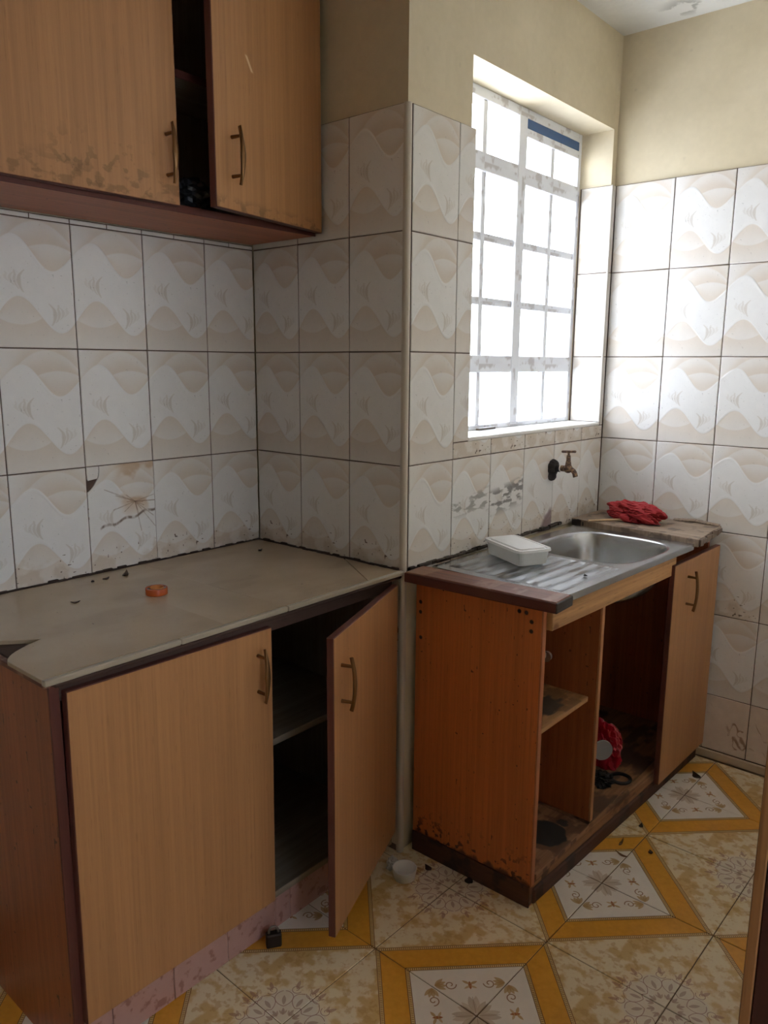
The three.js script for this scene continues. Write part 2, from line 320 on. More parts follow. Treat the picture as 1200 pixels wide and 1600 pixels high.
// left wall: columns from the inner corner leftwards
{
  const xs = [0]; for (let i = 0; i < 10; i++) xs.push(-0.1771 - 0.2 * i);
  for (let k = 0; k < 4; k++) for (let i = 0; i + 1 < xs.length; i++) {
    const x1 = xs[i], x0 = Math.max(xs[i + 1], -1.945), y1 = row(k), y0 = row(k + 1);
    if (x1 < -1.94) continue;
    if (k === 0) {                                           // narrow levelling strips under the wall cabinet
      for (const [a, b] of [[x0, (x0 + x1) / 2], [(x0 + x1) / 2, x1]]) putTile(wallLeft, 'z', 0, a, b, y0, y0 + 0.0125, TILE.sliver);
      continue;
    }
    if (k === 3 && i === 2) {                                // the chipped, scratched tile
      const w = 0.2 - GAP, h = 0.3 - GAP, uvFix = (g) => { const p = g.attributes.position, u = g.attributes.uv; for (let q = 0; q < p.count; q++) u.setXY(q, p.getX(q) / TW, p.getY(q) / TH); return g; };
      const s = new THREE.Shape(); s.moveTo(0, 0); s.lineTo(w, 0); s.lineTo(w, h); s.lineTo(0.036, h); s.quadraticCurveTo(0.036, h - 0.026, 0.030, h - 0.033); s.quadraticCurveTo(0.014, h - 0.058, 0.0, h - 0.066); s.lineTo(0, 0);
      const o = { depth: 0.0066, bevelEnabled: true, bevelThickness: 0.0007, bevelSize: 0.0007, bevelSegments: 1, curveSegments: 6 };
      mesh('tile', uvFix(new THREE.ExtrudeGeometry(s, o)), TILE.scuffed, wallLeft, [x0 + GAP / 2, y0 + GAP / 2, -0.0073]);
      const q = new THREE.Shape(); q.moveTo(0.001, h); q.lineTo(0.0335, h); q.quadraticCurveTo(0.0335, h - 0.024, 0.028, h - 0.031); q.lineTo(0.003, h - 0.034); q.lineTo(0.001, h - 0.03);
      mesh('tile_chip', uvFix(new THREE.ExtrudeGeometry(q, o)), TILE.plain[0], wallLeft, [x0 + GAP / 2, y0 + GAP / 2, -0.0076]);
      continue;
    }
    const m = k === 3 ? pick(i < 4 ? TILE.grimy : TILE.plain) : pick(TILE.plain);
    putTile(wallLeft, 'z', 0, x0, x1, y0, y1, m, i === 0 ? 0 : 0, 0);
  }
}
// return wall
{
  const zs = [0, 0.1946, 0.3946, D1 - 0.012];
  for (let k = 0; k < 4; k++) for (let i = 0; i < 3; i++) putTile(wallNib, 'x', 0, zs[i], zs[i + 1], row(k + 1), row(k), k === 3 ? pick(TILE.grimy) : pick(TILE.plain), i === 0 ? 0.2 - 0.1946 : 0);
  const ys = [0.83, 0.62, 0.32, 0.02]; for (let i = 0; i < 3; i++) for (const [a, b] of [[0.19, 0.39], [0.39, D1 - 0.012]]) putTile(wallNib, 'x', 0, a, b, ys[i + 1], ys[i], pick(TILE.veined));
  // rounded plastic bead on the outer corner
  const bead = new THREE.CylinderGeometry(0.011, 0.011, Y0, 14); bead.translate(0.0095, Y0 / 2, D1 - 0.0098);
  mesh('corner_bead', bead, std({ color: 0xc9bfb2, roughness: 0.45 }), wallNib);
}
// window wall
{
  const xs = [0.02, 0.22, 0.42, 0.62, 0.82, 1.02, L];
  for (let k = 0; k < 4; k++) {
    for (let i = 0; i < 6; i++) {
      let y1 = row(k), y0 = row(k + 1), x0 = xs[i], x1 = xs[i + 1];
      if (k === 3) { putTile(wallWindow, 'z', D1, x0, x1, y0, y1, [TILE.plain[0], TILE.lightRub, TILE.rubbed, TILE.purple, TILE.grimy[0], TILE.grimy[1]][i]); continue; }
      if (i === 0) { putTile(wallWindow, 'z', D1, x0, x1, y0, y1, pick(TILE.plain)); continue; }
      if (i === 1) putTile(wallWindow, 'z', D1, x0, OX0, k === 2 ? OY0 - 0.011 : y0, y1, pick(TILE.plain), 0, k === 2 ? OY0 - 0.011 - y0 : 0);
      if (i === 5) putTile(wallWindow, 'z', D1, OX1 + 0.008, x1, k === 2 ? OY0 - 0.011 : y0, y1, TILE.sliver);
      if (k === 2) putTile(wallWindow, 'z', D1, x0, x1, y0, OY0 - 0.011, pick(TILE.grimy), 0, 0);
    }
  }
  { const l = []; for (let i = 0; i < 42; i++) { const h = 0.006 + rr(0, 0.006), t = 0.007 + rr(0, 0.005); l.push(cbox(0.026, h, t, 0.002).translate(0.03 + i * 0.0205, 0.8525 + h / 2 - 0.001, D1 + t / 2)); } mesh('sealant', merged(l), std({ color: 0x3c342e, roughness: 0.95 }), wallWindow); }
  // reveals
  for (let k = 0; k < 3; k++) { const y1 = row(k), y0 = Math.max(row(k + 1), OY0);
    putTile(wallWindow, 'x', OX1, 0.475, D1 - 0.002, y0, y1, pick(TILE.plain), 0.03, row(k + 1) < OY0 ? OY0 - row(k + 1) : 0);
    putTile(wallWindow, 'xp', OX0, -D1 + 0.002, -0.475, y0, y1, pick(TILE.plain), 0.03, row(k + 1) < OY0 ? OY0 - row(k + 1) : 0); }
  const sill = board('window_sill', std({ color: 0xe6e4e0, roughness: 0.35 }), wallWindow, OX0 - 0.002, OX1 + 0.002, OY0 - 0.012, OY0, 0.44, D1 + 0.001, 0.003);
  board('corner_strip', std({ color: 0xb9b2aa, roughness: 0.5 }), wallWindow, OX1 - 0.001, OX1 + 0.007, OY0, Y0, D1 - 0.006, D1 + 0.0015, 0.002);
}
// end wall
{
  const zs = [D1, D1 + 0.2131]; for (let i = 0; i < 5; i++) zs.push(Math.min(zs[zs.length - 1] + 0.2, 1.70));
  for (let k = 0; k < 7; k++) for (let i = 0; i + 1 < zs.length; i++) {
    const y1 = row(k), y0 = k === 6 ? 0.032 : row(k + 1);
    putTile(wallRight, 'x', L, zs[i], zs[i + 1], y0, y1, k === 6 ? TILE.veined[i % 2] : k > 3 && rnd() < 0.5 ? TILE.grimy[0] : pick(TILE.plain), 0, 0);
  }
}
// grout bed just behind the ceramic pieces
function groutBed(parent, x0, x1, y0, y1, z0, z1) { board('grout', groutMat, parent, x0, x1, y0, y1, z0, z1, 0.0002); }
groutBed(wallLeft, -1.945, 0, 0.8, row(1) + 0.013, -0.0092, -0.0026);
groutBed(wallNib, 0.0026, 0.0092, 0, Y0, 0, D1 - 0.012);
groutBed(wallWindow, 0.02, OX0, 0.842, Y0, D1 - 0.0092, D1 - 0.0026);
groutBed(wallWindow, OX0 - 0.005, L, 0.842, OY0 - 0.006, D1 - 0.0092, D1 - 0.0026);
groutBed(wallWindow, OX1 + 0.0026, L, OY0 - 0.006, Y0, 0.47, D1 - 0.0026);
groutBed(wallRight, L + 0.0026, L + 0.0092, 0, Y0, D1 - 0.009, 1.70);

// ---------------------------------------------------------------- floor
const fcv = document.createElement('canvas'); fcv.width = fcv.height = 768;
function drawFloorTile() {
  const S = 768, g = fcv.getContext('2d');
  const img = g.createImageData(S, S), px = img.data;
  for (let y = 0; y < S; y++) for (let x = 0; x < S; x++) {
    const u = (x + 0.5) / S, v = (y + 0.5) / S, d = u + v, e = u - v; let c;
    if (d > 1.0) {
      const m = fbm(u * 11, v * 11, 301, 4), q = fbm(u * 26, v * 26, 305, 3);
      c = over([234, 216, 182], [206, 164, 96], sstep(0.4, 0.64, m) * 0.7); c = over(c, [182, 132, 68], sstep(0.58, 0.74, q) * 0.35);
      const r = Math.hypot(1 - u, 1 - v), an = Math.atan2(1 - v, 1 - u), pet = 0.27 + 0.05 * Math.abs(Math.cos(an * 4)); c = over(c, [226, 214, 196], sstep(pet + 0.02, pet - 0.02, r) * 0.85);
    } else if (d < 0.64) { const m = fbm(u * 14, v * 14, 311, 3); c = [232 + m * 8, 222 + m * 8, 210 + m * 8]; }
    else { const m = fbm(u * 30, v * 30, 321, 3) - 0.5; c = [224 + m * 16, 158 + m * 16, 58 + m * 14]; }
    for (const [a, b] of [[0.635, 0.685], [0.95, 1.0]]) if (d > a && d < b) {
      const dash = Math.abs(((e * 42) % 1 + 1) % 1 - 0.5); c = over([226, 196, 140], [132, 82, 34], dash < 0.24 && d > a + 0.012 && d < b - 0.012 ? 0.8 : 0);
      if (d < a + 0.008 || d > b - 0.008) c = [118, 74, 36];
    }
    const i = (y * S + x) * 4; px[i] = c[0]; px[i + 1] = c[1]; px[i + 2] = c[2]; px[i + 3] = 255;
  }
  g.putImageData(img, 0, 0);
  g.lineCap = 'round';
  const spiral = (x, y, r, a0, dir, w, col) => { g.strokeStyle = col; g.lineWidth = w; g.beginPath(); for (let t = 0; t <= 1; t += 0.04) { const rr_ = r * (1 - 0.8 * t), a = a0 + dir * t * 7.5; const X = x + rr_ * Math.cos(a), Yy = y + rr_ * Math.sin(a); t ? g.lineTo(X, Yy) : g.moveTo(X, Yy); } g.stroke(); };
  const leaf = (x, y, l, a, col) => { g.save(); g.translate(x, y); g.rotate(a); g.fillStyle = col; g.beginPath(); g.moveTo(0, 0); g.quadraticCurveTo(l * 0.5, -l * 0.34, l, 0); g.quadraticCurveTo(l * 0.5, l * 0.34, 0, 0); g.fill(); g.restore(); };
  // corner in the white field: star, ring of scrolls and leaves
  for (const [a, l] of [[0.0, 110], [Math.PI / 4, 130], [Math.PI / 2, 110]]) { leaf(8 * Math.cos(a), 8 * Math.sin(a), l, a + 0.16, 'rgba(170,140,112,.45)'); leaf(8 * Math.cos(a), 8 * Math.sin(a), l, a - 0.16, 'rgba(196,172,146,.5)'); g.strokeStyle = 'rgba(128,96,78,.6)'; g.lineWidth = 2.5; g.beginPath(); g.moveTo(0, 0); g.lineTo(l * Math.cos(a), l * Math.sin(a)); g.stroke(); }
  const ringAt = (t) => [S * (0.415 * (1 - t) + 0.0 * t) , S * (0.415 * t)];
  for (const t of [0.24, 0.76]) { const [x, y] = ringAt(t); spiral(x, y, 36, t < 0.5 ? 2.4 : -0.8, t < 0.5 ? 1 : -1, 7, 'rgba(168,128,88,.8)'); spiral(x, y, 36, t < 0.5 ? 2.4 : -0.8, t < 0.5 ? 1 : -1, 2.5, 'rgba(128,88,66,.8)'); }
  { const [x, y] = ringAt(0.5); leaf(x + 16, y + 16, 62, Math.PI / 4 + Math.PI, 'rgba(168,92,40,.95)'); for (const s of [-1, 1]) { leaf(x, y, 52, -Math.PI / 4 + (s > 0 ? 0.5 : Math.PI - 0.5) - 0.1, 'rgba(190,150,96,.85)'); leaf(x - 8, y - 8, 44, -Math.PI / 4 + (s > 0 ? -0.5 : Math.PI + 0.5), 'rgba(202,168,118,.8)'); } }
  for (const t of [0.03, 0.97]) { const [x, y] = ringAt(t); for (const k of [-0.7, -0.2, 0.3, 0.8]) leaf(x, y, 74, (t < 0.5 ? Math.PI * 0.72 : -Math.PI * 0.22) + k * 0.8, 'rgba(182,142,84,.7)'); }
  // corner in the marbled field: outlined palmette
  g.save(); g.translate(S, S); g.rotate(Math.PI);
  const mauve = 'rgba(150,100,86,.75)';
  for (const a of [0.2, 0.785, 1.37]) { g.save(); g.rotate(a - Math.PI / 2); g.strokeStyle = mauve; g.lineWidth = 4; g.beginPath(); g.moveTo(0, 120); g.bezierCurveTo(-70, 150, -70, 215, -8, 232); g.moveTo(0, 120); g.bezierCurveTo(70, 150, 70, 215, 8, 232); g.stroke(); leaf(0, 130, 70, Math.PI / 2, 'rgba(150,112,92,.5)'); leaf(0, 60, 50, Math.PI / 2, 'rgba(150,112,92,.55)'); leaf(0, 60, 40, Math.PI / 2 + 0.6, 'rgba(160,122,98,.5)'); leaf(0, 60, 40, Math.PI / 2 - 0.6, 'rgba(160,122,98,.5)'); g.restore(); }
  for (const [a, dir] of [[0.08, 1], [0.5, -1], [1.07, 1], [1.49, -1]]) { const x = 250 * Math.cos(a), y = 250 * Math.sin(a); spiral(x, y, 34, a + (dir > 0 ? 2 : -2), dir, 4, mauve); leaf(x, y, 66, a, 'rgba(160,110,88,.55)'); leaf(x, y, 46, a + dir * 0.8, 'rgba(170,122,92,.5)'); }
  g.restore();
}
drawFloorTile();
const floorTex = new THREE.CanvasTexture(fcv); floorTex.colorSpace = THREE.SRGBColorSpace; floorTex.magFilter = THREE.LinearFilter; floorTex.wrapS = floorTex.wrapT = THREE.ClampToEdgeWrapping;
const floorMat = std({ map: floorTex, roughness: 0.3 });
const floorGrout = std({ color: 0x6a5238, roughness: 0.95 });
const floor = room('floor', [[-3.1, 1.32, -0.1, -0.0025, -0.14, 3.8]], floorGrout, 'patterned orange and white ceramic floor', 'floor');
{
  const F = 0.3015, turn = -0.018, ox = -0.0345, oz = 1.0955, c = Math.cos(turn), s = Math.sin(turn), w = F - 0.0026, geos = {};
  // four turned variants so that the white corners of four neighbours meet
  const mk = (fx, fz) => { const g = tileGeo(w, w, 0, 0, w, w, 0.0075, 0.001).clone(); const u = g.attributes.uv; for (let i = 0; i < u.count; i++) u.setXY(i, fx ? 1 - u.getX(i) : u.getX(i), fz ? 1 - u.getY(i) : u.getY(i)); g.rotateX(-Math.PI / 2); return g; };
  for (const a of [0, 1]) for (const b of [0, 1]) geos[a + '' + b] = mk(a, b);
  for (let i = -10; i < 5; i++) for (let j = -4; j < 9; j++) {
    const lx = (i + 0.5) * F, lz = (j + 0.5) * F, x = ox + c * lx + s * lz, z = oz - s * lx + c * lz;
    if (x < -2.9 || x > 1.15 || z > 3.6) continue; if (z < 0.16 || (z < 0.42 && x > -0.98) || (x > 0.2 && z < 0.9)) continue; if (z < 1.7 && x < -1.9) continue;
    // white corner stands on odd i lines (i = -1, 1), even j lines
    const wx = ((i % 2) + 2) % 2 === 1 ? 0 : 1, wz = ((j % 2) + 2) % 2 === 0 ? 0 : 1;
    const t = mesh('tile', geos[wx + '' + (wz ? 1 : 0)], floorMat, floor, [x, 0, z], [0, turn, 0]);
    t.position.y = rr(-0.0006, 0);
  }
}
const skirt = struct('baseboard_right', cbox(0.012, 0.030, 1.10, 0.002, 'z'), std({ map: plasterTex(196, 176, 150, 44), roughness: 0.4 }), 'low cut tile skirting along the end wall', 'skirting', [L - 0.003, 0.015, D1 + 0.55]);

// ---------------------------------------------------------------- window
{
  const W = thing('window_1', 'white painted steel casement window with small square panes', 'window'); W.userData.kind = 'structure';
  const metal = std({ map: pix(256, 256, (u, v) => { const n = fbm(u * 10, v * 10, 401, 4), r = fbm(u * 22, v * 22, 405, 4); let c = [222 + n * 14, 225 + n * 14, 232 + n * 14]; return over(c, [130, 118, 116], sstep(0.62, 0.7, r) * 0.35); }), roughness: 0.5 });
  const glass = phys({ color: 0xffffff, transmission: 1, thickness: 0, roughness: 0, ior: 1.5 });
  const z = 0.455, xs = [OX0, 0.535, 0.742, 0.957, OX1], ys = [OY0, 1.412, 1.608, 1.802, 2.018, 2.214];
  const bar = (n, x0, x1, y0, y1, d0 = -0.014, d1 = 0.014) => board(n, metal, W, x0, x1, y0, y1, z + d0, z + d1, 0.002);
  bar('frame_side', OX0, OX0 + 0.03, OY0, OY1); bar('frame_side', OX1 - 0.022, OX1, OY0, OY1);
  bar('frame_head', OX0 + 0.03, OX1 - 0.022, 2.196, OY1); bar('frame_foot', OX0 + 0.03, OX1 - 0.022, OY0, OY0 + 0.016);
  bar('mullion', xs[2] - 0.024, xs[2] + 0.024, OY0 + 0.016, 2.196, -0.02, 0.02);
  for (const y of [ys[1], ys[4]]) { bar('transom', OX0 + 0.03, xs[2] - 0.024, y - 0.027, y + 0.027, -0.016, 0.018); bar('transom', xs[2] + 0.024, OX1 - 0.022, y - 0.027, y + 0.027, -0.016, 0.018); }
  for (const x of [xs[1], xs[3]]) bar('glazing_bar', x - 0.0115, x + 0.0115, OY0 + 0.016, 2.196, -0.012, 0.01);
  for (const y of [ys[2], ys[3]]) { bar('glazing_bar', OX0 + 0.03, xs[2] - 0.024, y - 0.012, y + 0.012, -0.011, 0.009); bar('glazing_bar', xs[2] + 0.024, OX1 - 0.022, y - 0.012, y + 0.012, -0.011, 0.009); }
  board('fanlight_rail', std({ color: 0x3c5f8e, roughness: 0.5 }), W, xs[2] + 0.03, OX1 - 0.024, 2.1665, 2.1965, z + 0.004, z + 0.016, 0.002);
  board('fanlight_frame', metal, W, xs[2] + 0.024, OX1 - 0.022, 2.14, 2.167, z - 0.012, z + 0.016, 0.002);
  for (let i = 0; i < 4; i++) for (let j = 0; j < 5; j++) { const g = new THREE.PlaneGeometry(xs[i + 1] - xs[i] - 0.012, ys[j + 1] - ys[j] - 0.012); mesh('pane', g, glass, W, [(xs[i] + xs[i + 1]) / 2, (ys[j] + ys[j + 1]) / 2, z - 0.006]); }
  // peg stay at the foot of the left casement
  board('peg_stay', steelDark, W, 0.50, 0.60, OY0 + 0.002, OY0 + 0.008, z + 0.028, z + 0.04, 0.001);
}
// door frame at the right edge of the view
{
  const J = thing('door_1', 'dark red brown door frame with a pale brown bead', 'door frame'); J.userData.kind = 'structure';
  const dk = std({ map: woodTex(411, [64, 26, 24], 0.5, specks(413, 0.95, [120, 110, 104])), roughness: 0.35 });
  board('frame_post', dk, J, -0.7335, -0.66, 0, 2.1, 1.7105, 1.83, 0.002); board('frame_post', dk, J, -1.76, -1.69, 0, 2.1, 1.7105, 1.83, 0.002);
  board('frame_head', dk, J, -1.69, -0.7335, 2.03, 2.1, 1.7105, 1.83, 0.002, 'x');
  board('stop_bead', std({ map: woodTex(415, [150, 104, 62], 0.4), roughness: 0.5 }), J, -0.7345, -0.70, 0, 2.1, 1.6985, 1.7105, 0.0015);
}

// ---------------------------------------------------------------- bow handle
function handle(parent, x, y, z, turn = 0, len = 0.1) {       // stands out along +z of the parent
  const h = new THREE.Group(); h.name = 'handle'; tag(h, 'bowed antique brass handle'); h.position.set(x, y, z); h.rotation.y = turn; parent.add(h);
  const half = len / 2, pts = []; for (let i = 0; i <= 16; i++) { const t = i / 16 * 2 - 1; pts.push([0, t * (half + 0.014), 0.024 + 0.009 * (1 - t * t)]); }
  const g = tube(pts, 0.005, 32, 8), p = g.attributes.position;
  for (let i = 0; i < p.count; i++) { const t = Math.abs(p.getY(i)) / (half + 0.014); p.setX(i, p.getX(i) * (1.75 - 1.35 * t)); }
  g.computeVertexNormals(); mesh('grip', g, brass, h);
  for (const s of [-1, 1]) { const q = new THREE.CylinderGeometry(0.0036, 0.0046, 0.026, 12); q.rotateX(Math.PI / 2); mesh('post', q, brass, h, [0, s * half * 0.86, 0.013]); }
  return h;
}
function door(parent, name, w, h, t, mat, px, y, pz, turn, hingeLeft, sag = 0) {   // leaf hung on a vertical line; front face = +z
  const d = new THREE.Group(); d.name = name; d.position.set(px, y, pz); d.rotation.y = turn; d.rotation.z = sag; parent.add(d);
  const cx = hingeLeft ? w / 2 : -w / 2;
  mesh('panel', cbox(w, h, t - 0.001, 0.0012), wood.edge, d, [cx, h / 2, -t / 2]);
  mesh('veneer', cbox(w - 0.004, h - 0.004, 0.0012, 0.0004), mat, d, [cx, h / 2, 0]);
  return d;
}

// ---------------------------------------------------------------- left base cabinet and countertop
{
  const C = thing('base_cabinet', 'long oak laminate base cabinet under the tiled countertop, right door hanging open', 'cabinet', [0, 0, 0]);
  board('side_panel', wood.red, C, -0.985, -0.967, 0, 0.832, 0.012, 0.568);
  board('edge_strip', wood.edge, C, -0.986, -0.965, 0.06, 0.834, 0.568, 0.574);
  board('side_panel', wood.inner, C, -0.022, -0.004, 0.02, 0.832, 0.012, 0.568);
  board('partition', wood.inner, C, -0.484, -0.467, 0.118, 0.80, 0.012, 0.30);
  board('back_panel', wood.inner, C, -0.967, -0.022, 0.1, 0.83, 0.012, 0.02);
  board('bottom_board', wood.inner, C, -0.967, -0.022, 0.1, 0.118, 0.02, 0.568, 0.001, 'x');
  board('top_rail', wood.dark, C, -0.967, -0.022, 0.80, 0.833, 0.55, 0.575, 0.001, 'x');
  board('shelf', wood.inner, C, -0.967, -0.022, 0.462, 0.48, 0.02, 0.50, 0.001, 'x');
  const pl = board('plinth', groutMat, C, -0.965, -0.012, 0.0, 0.1, 0.05, 0.5462, 0.001, 'x');
  const pink = [0, 1].map(k => std({ map: pix(128, 128, (u, v) => { const n = fbm(u * 6, v * 3, 501 + k, 4); return over([176 + n * 10, 136 + n * 10, 126 + n * 10], [140, 92, 82], sstep(0.6, 0.75, fbm(u * 9, v * 5, 507 + k, 4)) * 0.7); }), roughness: 0.35 }));
  const px = [-0.965, -0.895, -0.745, -0.595, -0.445, -0.395, -0.245, -0.095, -0.012];
  for (let i = 0; i + 1 < px.length; i++) mesh('plinth_tile', tileGeo(px[i + 1] - px[i] - 0.002, 0.096, 0, 0, 0.15, 0.1), pink[i % 2], C, [(px[i] + px[i + 1]) / 2, 0.05, 0.5545]);
  const a = door(C, 'door', 0.493, 0.70, 0.018, wood.oak, -0.969, 0.121, 0.592, 0, true, -0.008);
  handle(a, 0.45, 0.60, 0.0005, 0);
  const b = door(C, 'door', 0.452, 0.742, 0.018, wood.oakB, -0.018, 0.078, 0.592, 0.375, false, 0.0);
  handle(b, -0.408, 0.622, 0.0005, 0);
  for (const y of [0.1, 0.64]) { const g = merged([moved(new THREE.CylinderGeometry(0.0175, 0.0175, 0.004, 18), -0.03, y, -0.02, Math.PI / 2), moved(cbox(0.05, 0.014, 0.014, 0.002), -0.005, y, -0.028)]); mesh('hinge', g, steelDark, b); }
}
{
  const T = thing('countertop', 'beige polished tile countertop with a broken front corner beside the wall', 'countertop');
  const slabMat = [0, 1, 2].map(k => std({ map: pix(512, 512, (u, v) => { const n = fbm(u * 5, v * 5, 520 + k, 5) - 0.5, s = fbm(u * 24, v * 8, 525 + k, 3); let c = [184 + n * 22, 164 + n * 22, 138 + n * 22]; c = over(c, [140, 120, 98], sstep(0.5, 0.75, fbm(u * 3, v * 7, 530 + k, 5)) * 0.22); const sp = vnoise(u * 90, v * 90, 540 + k); if (sp > 0.985) c = over(c, [80, 60, 44], 0.6); return c; }), roughness: 0.16 }));
  const slab = (pts, mat, curves) => {
    const s = new THREE.Shape(); s.moveTo(pts[0][0], -pts[0][1]);
    for (let i = 1; i < pts.length; i++) pts[i].length === 4 ? s.quadraticCurveTo(pts[i][0], -pts[i][1], pts[i][2], -pts[i][3]) : s.lineTo(pts[i][0], -pts[i][1]);
    const g = new THREE.ExtrudeGeometry(s, { depth: 0.0072, bevelEnabled: true, bevelThickness: 0.0008, bevelSize: 0.0008, bevelSegments: 1, curveSegments: 10 }); g.rotateX(-Math.PI / 2);
    const p = g.attributes.position, u = g.attributes.uv; for (let i = 0; i < p.count; i++) u.setXY(i, p.getX(i) / 0.6, p.getZ(i) / 0.6);
    return mesh('tile', g, mat, T, [0, 0.8488, 0]);
  };
  slab([[-0.4385, 0.012], [-0.0145, 0.012], [-0.0045, 0.37], [-0.139, 0.588], [-0.434, 0.588]], slabMat[0]);
  slab([[-0.0025, 0.376], [-0.0025, 0.588], [-0.136, 0.588]], slabMat[1]);
  slab([[-0.4405, 0.012], [-0.436, 0.588], [-1.003, 0.588], [-1.003, 0.455], [-0.99, 0.415, -0.905, 0.385], [-1.003, 0.30], [-1.003, 0.012]], slabMat[2]);
  const nose = std({ color: 0xa89c88, roughness: 0.3 });
  for (const [x0, x1] of [[-1.005, -0.7205], [-0.7185, -0.4285], [-0.4265, -0.003]]) board('edge_tile', nose, T, x0, x1, 0.8455, 0.8572, 0.5895, 0.6025, 0.002, 'x');
  board('substrate', wood.dark, T, -0.985, -0.006, 0.836, 0.8478, 0.012, 0.588, 0.002, 'x');
  board('substrate_edge', wood.dark, T, -0.985, -0.006, 0.836, 0.8445, 0.5885, 0.5975, 0.003, 'x');
  const seal = std({ color: 0x3a2c24, roughness: 0.95 }), rag = (n, along, a0, a1, fix) => { const l = []; for (let i = 0; i < n; i++) { const a = mix(a0, a1, (i + 0.5) / n), le = Math.abs(a1 - a0) / n * 1.25, h = 0.009 + rr(0, 0.005), t = 0.010 + rr(-0.002, 0.003); const q = along === 'x' ? cbox(le, h, t, 0.0015) : cbox(t, h, le, 0.0015); q.translate(along === 'x' ? a : fix - t / 2, 0.849 + h / 2, along === 'x' ? fix + t / 2 : a); l.push(q); } return merged(l); };
  mesh('sealant', rag(46, 'x', -1.0, -0.008, 0.0012), seal, T); mesh('sealant', rag(28, 'z', 0.01, 0.58, -0.0012), seal, T);
  board('wood_end', wood.strip, T, -1.0, -0.9855, 0.836, 0.8475, 0.012, 0.586, 0.002, 'z');
}

// ---------------------------------------------------------------- wall cabinet
{
  const C = thing('wall_cabinet', 'oak laminate wall cabinet above the countertop, right door ajar', 'cabinet', [0, 0, 0]);
  const B = 1.7545, T = 2.51, F = 0.277;
  board('bottom_board', wood.red, C, -1.0, -0.012, B, B + 0.018, 0.012, F, 0.0015, 'x');
  board('edge_strip', wood.edge, C, -1.0, -0.012, B - 0.001, B + 0.017, F, F + 0.004, 0.001, 'x');
  board('top_board', wood.red, C, -1.0, -0.012, T - 0.018, T, 0.012, F, 0.0015, 'x');
  board('side_panel', wood.inner, C, -0.03, -0.012, B + 0.018, T - 0.018, 0.012, F);
  board('side_panel', wood.red, C, -1.0, -0.982, B + 0.018, T - 0.018, 0.012, F);
  board('back_panel', wood.inner, C, -0.982, -0.03, B + 0.018, T - 0.018, 0.012, 0.018);
  board('shelf', wood.inner, C, -0.982, -0.03, 2.06, 2.078, 0.018, 0.24, 0.001, 'x');
  board('shelf_edge', wood.edge, C, -0.982, -0.03, 2.06, 2.078, 0.24, 0.243, 0.0005, 'x');
  const a = door(C, 'door', 0.45, 0.75, 0.02, wood.upperLeft, -0.918, B + 0.008, 0.304, 0, true);
  handle(a, 0.419, 0.105, 0.0005, 0);
  const b = door(C, 'door', 0.42, 0.74, 0.02, wood.upperRight, -0.008, B + 0.006, 0.302, 0.178, false);
  handle(b, -0.362, 0.118, 0.0005, 0);
}

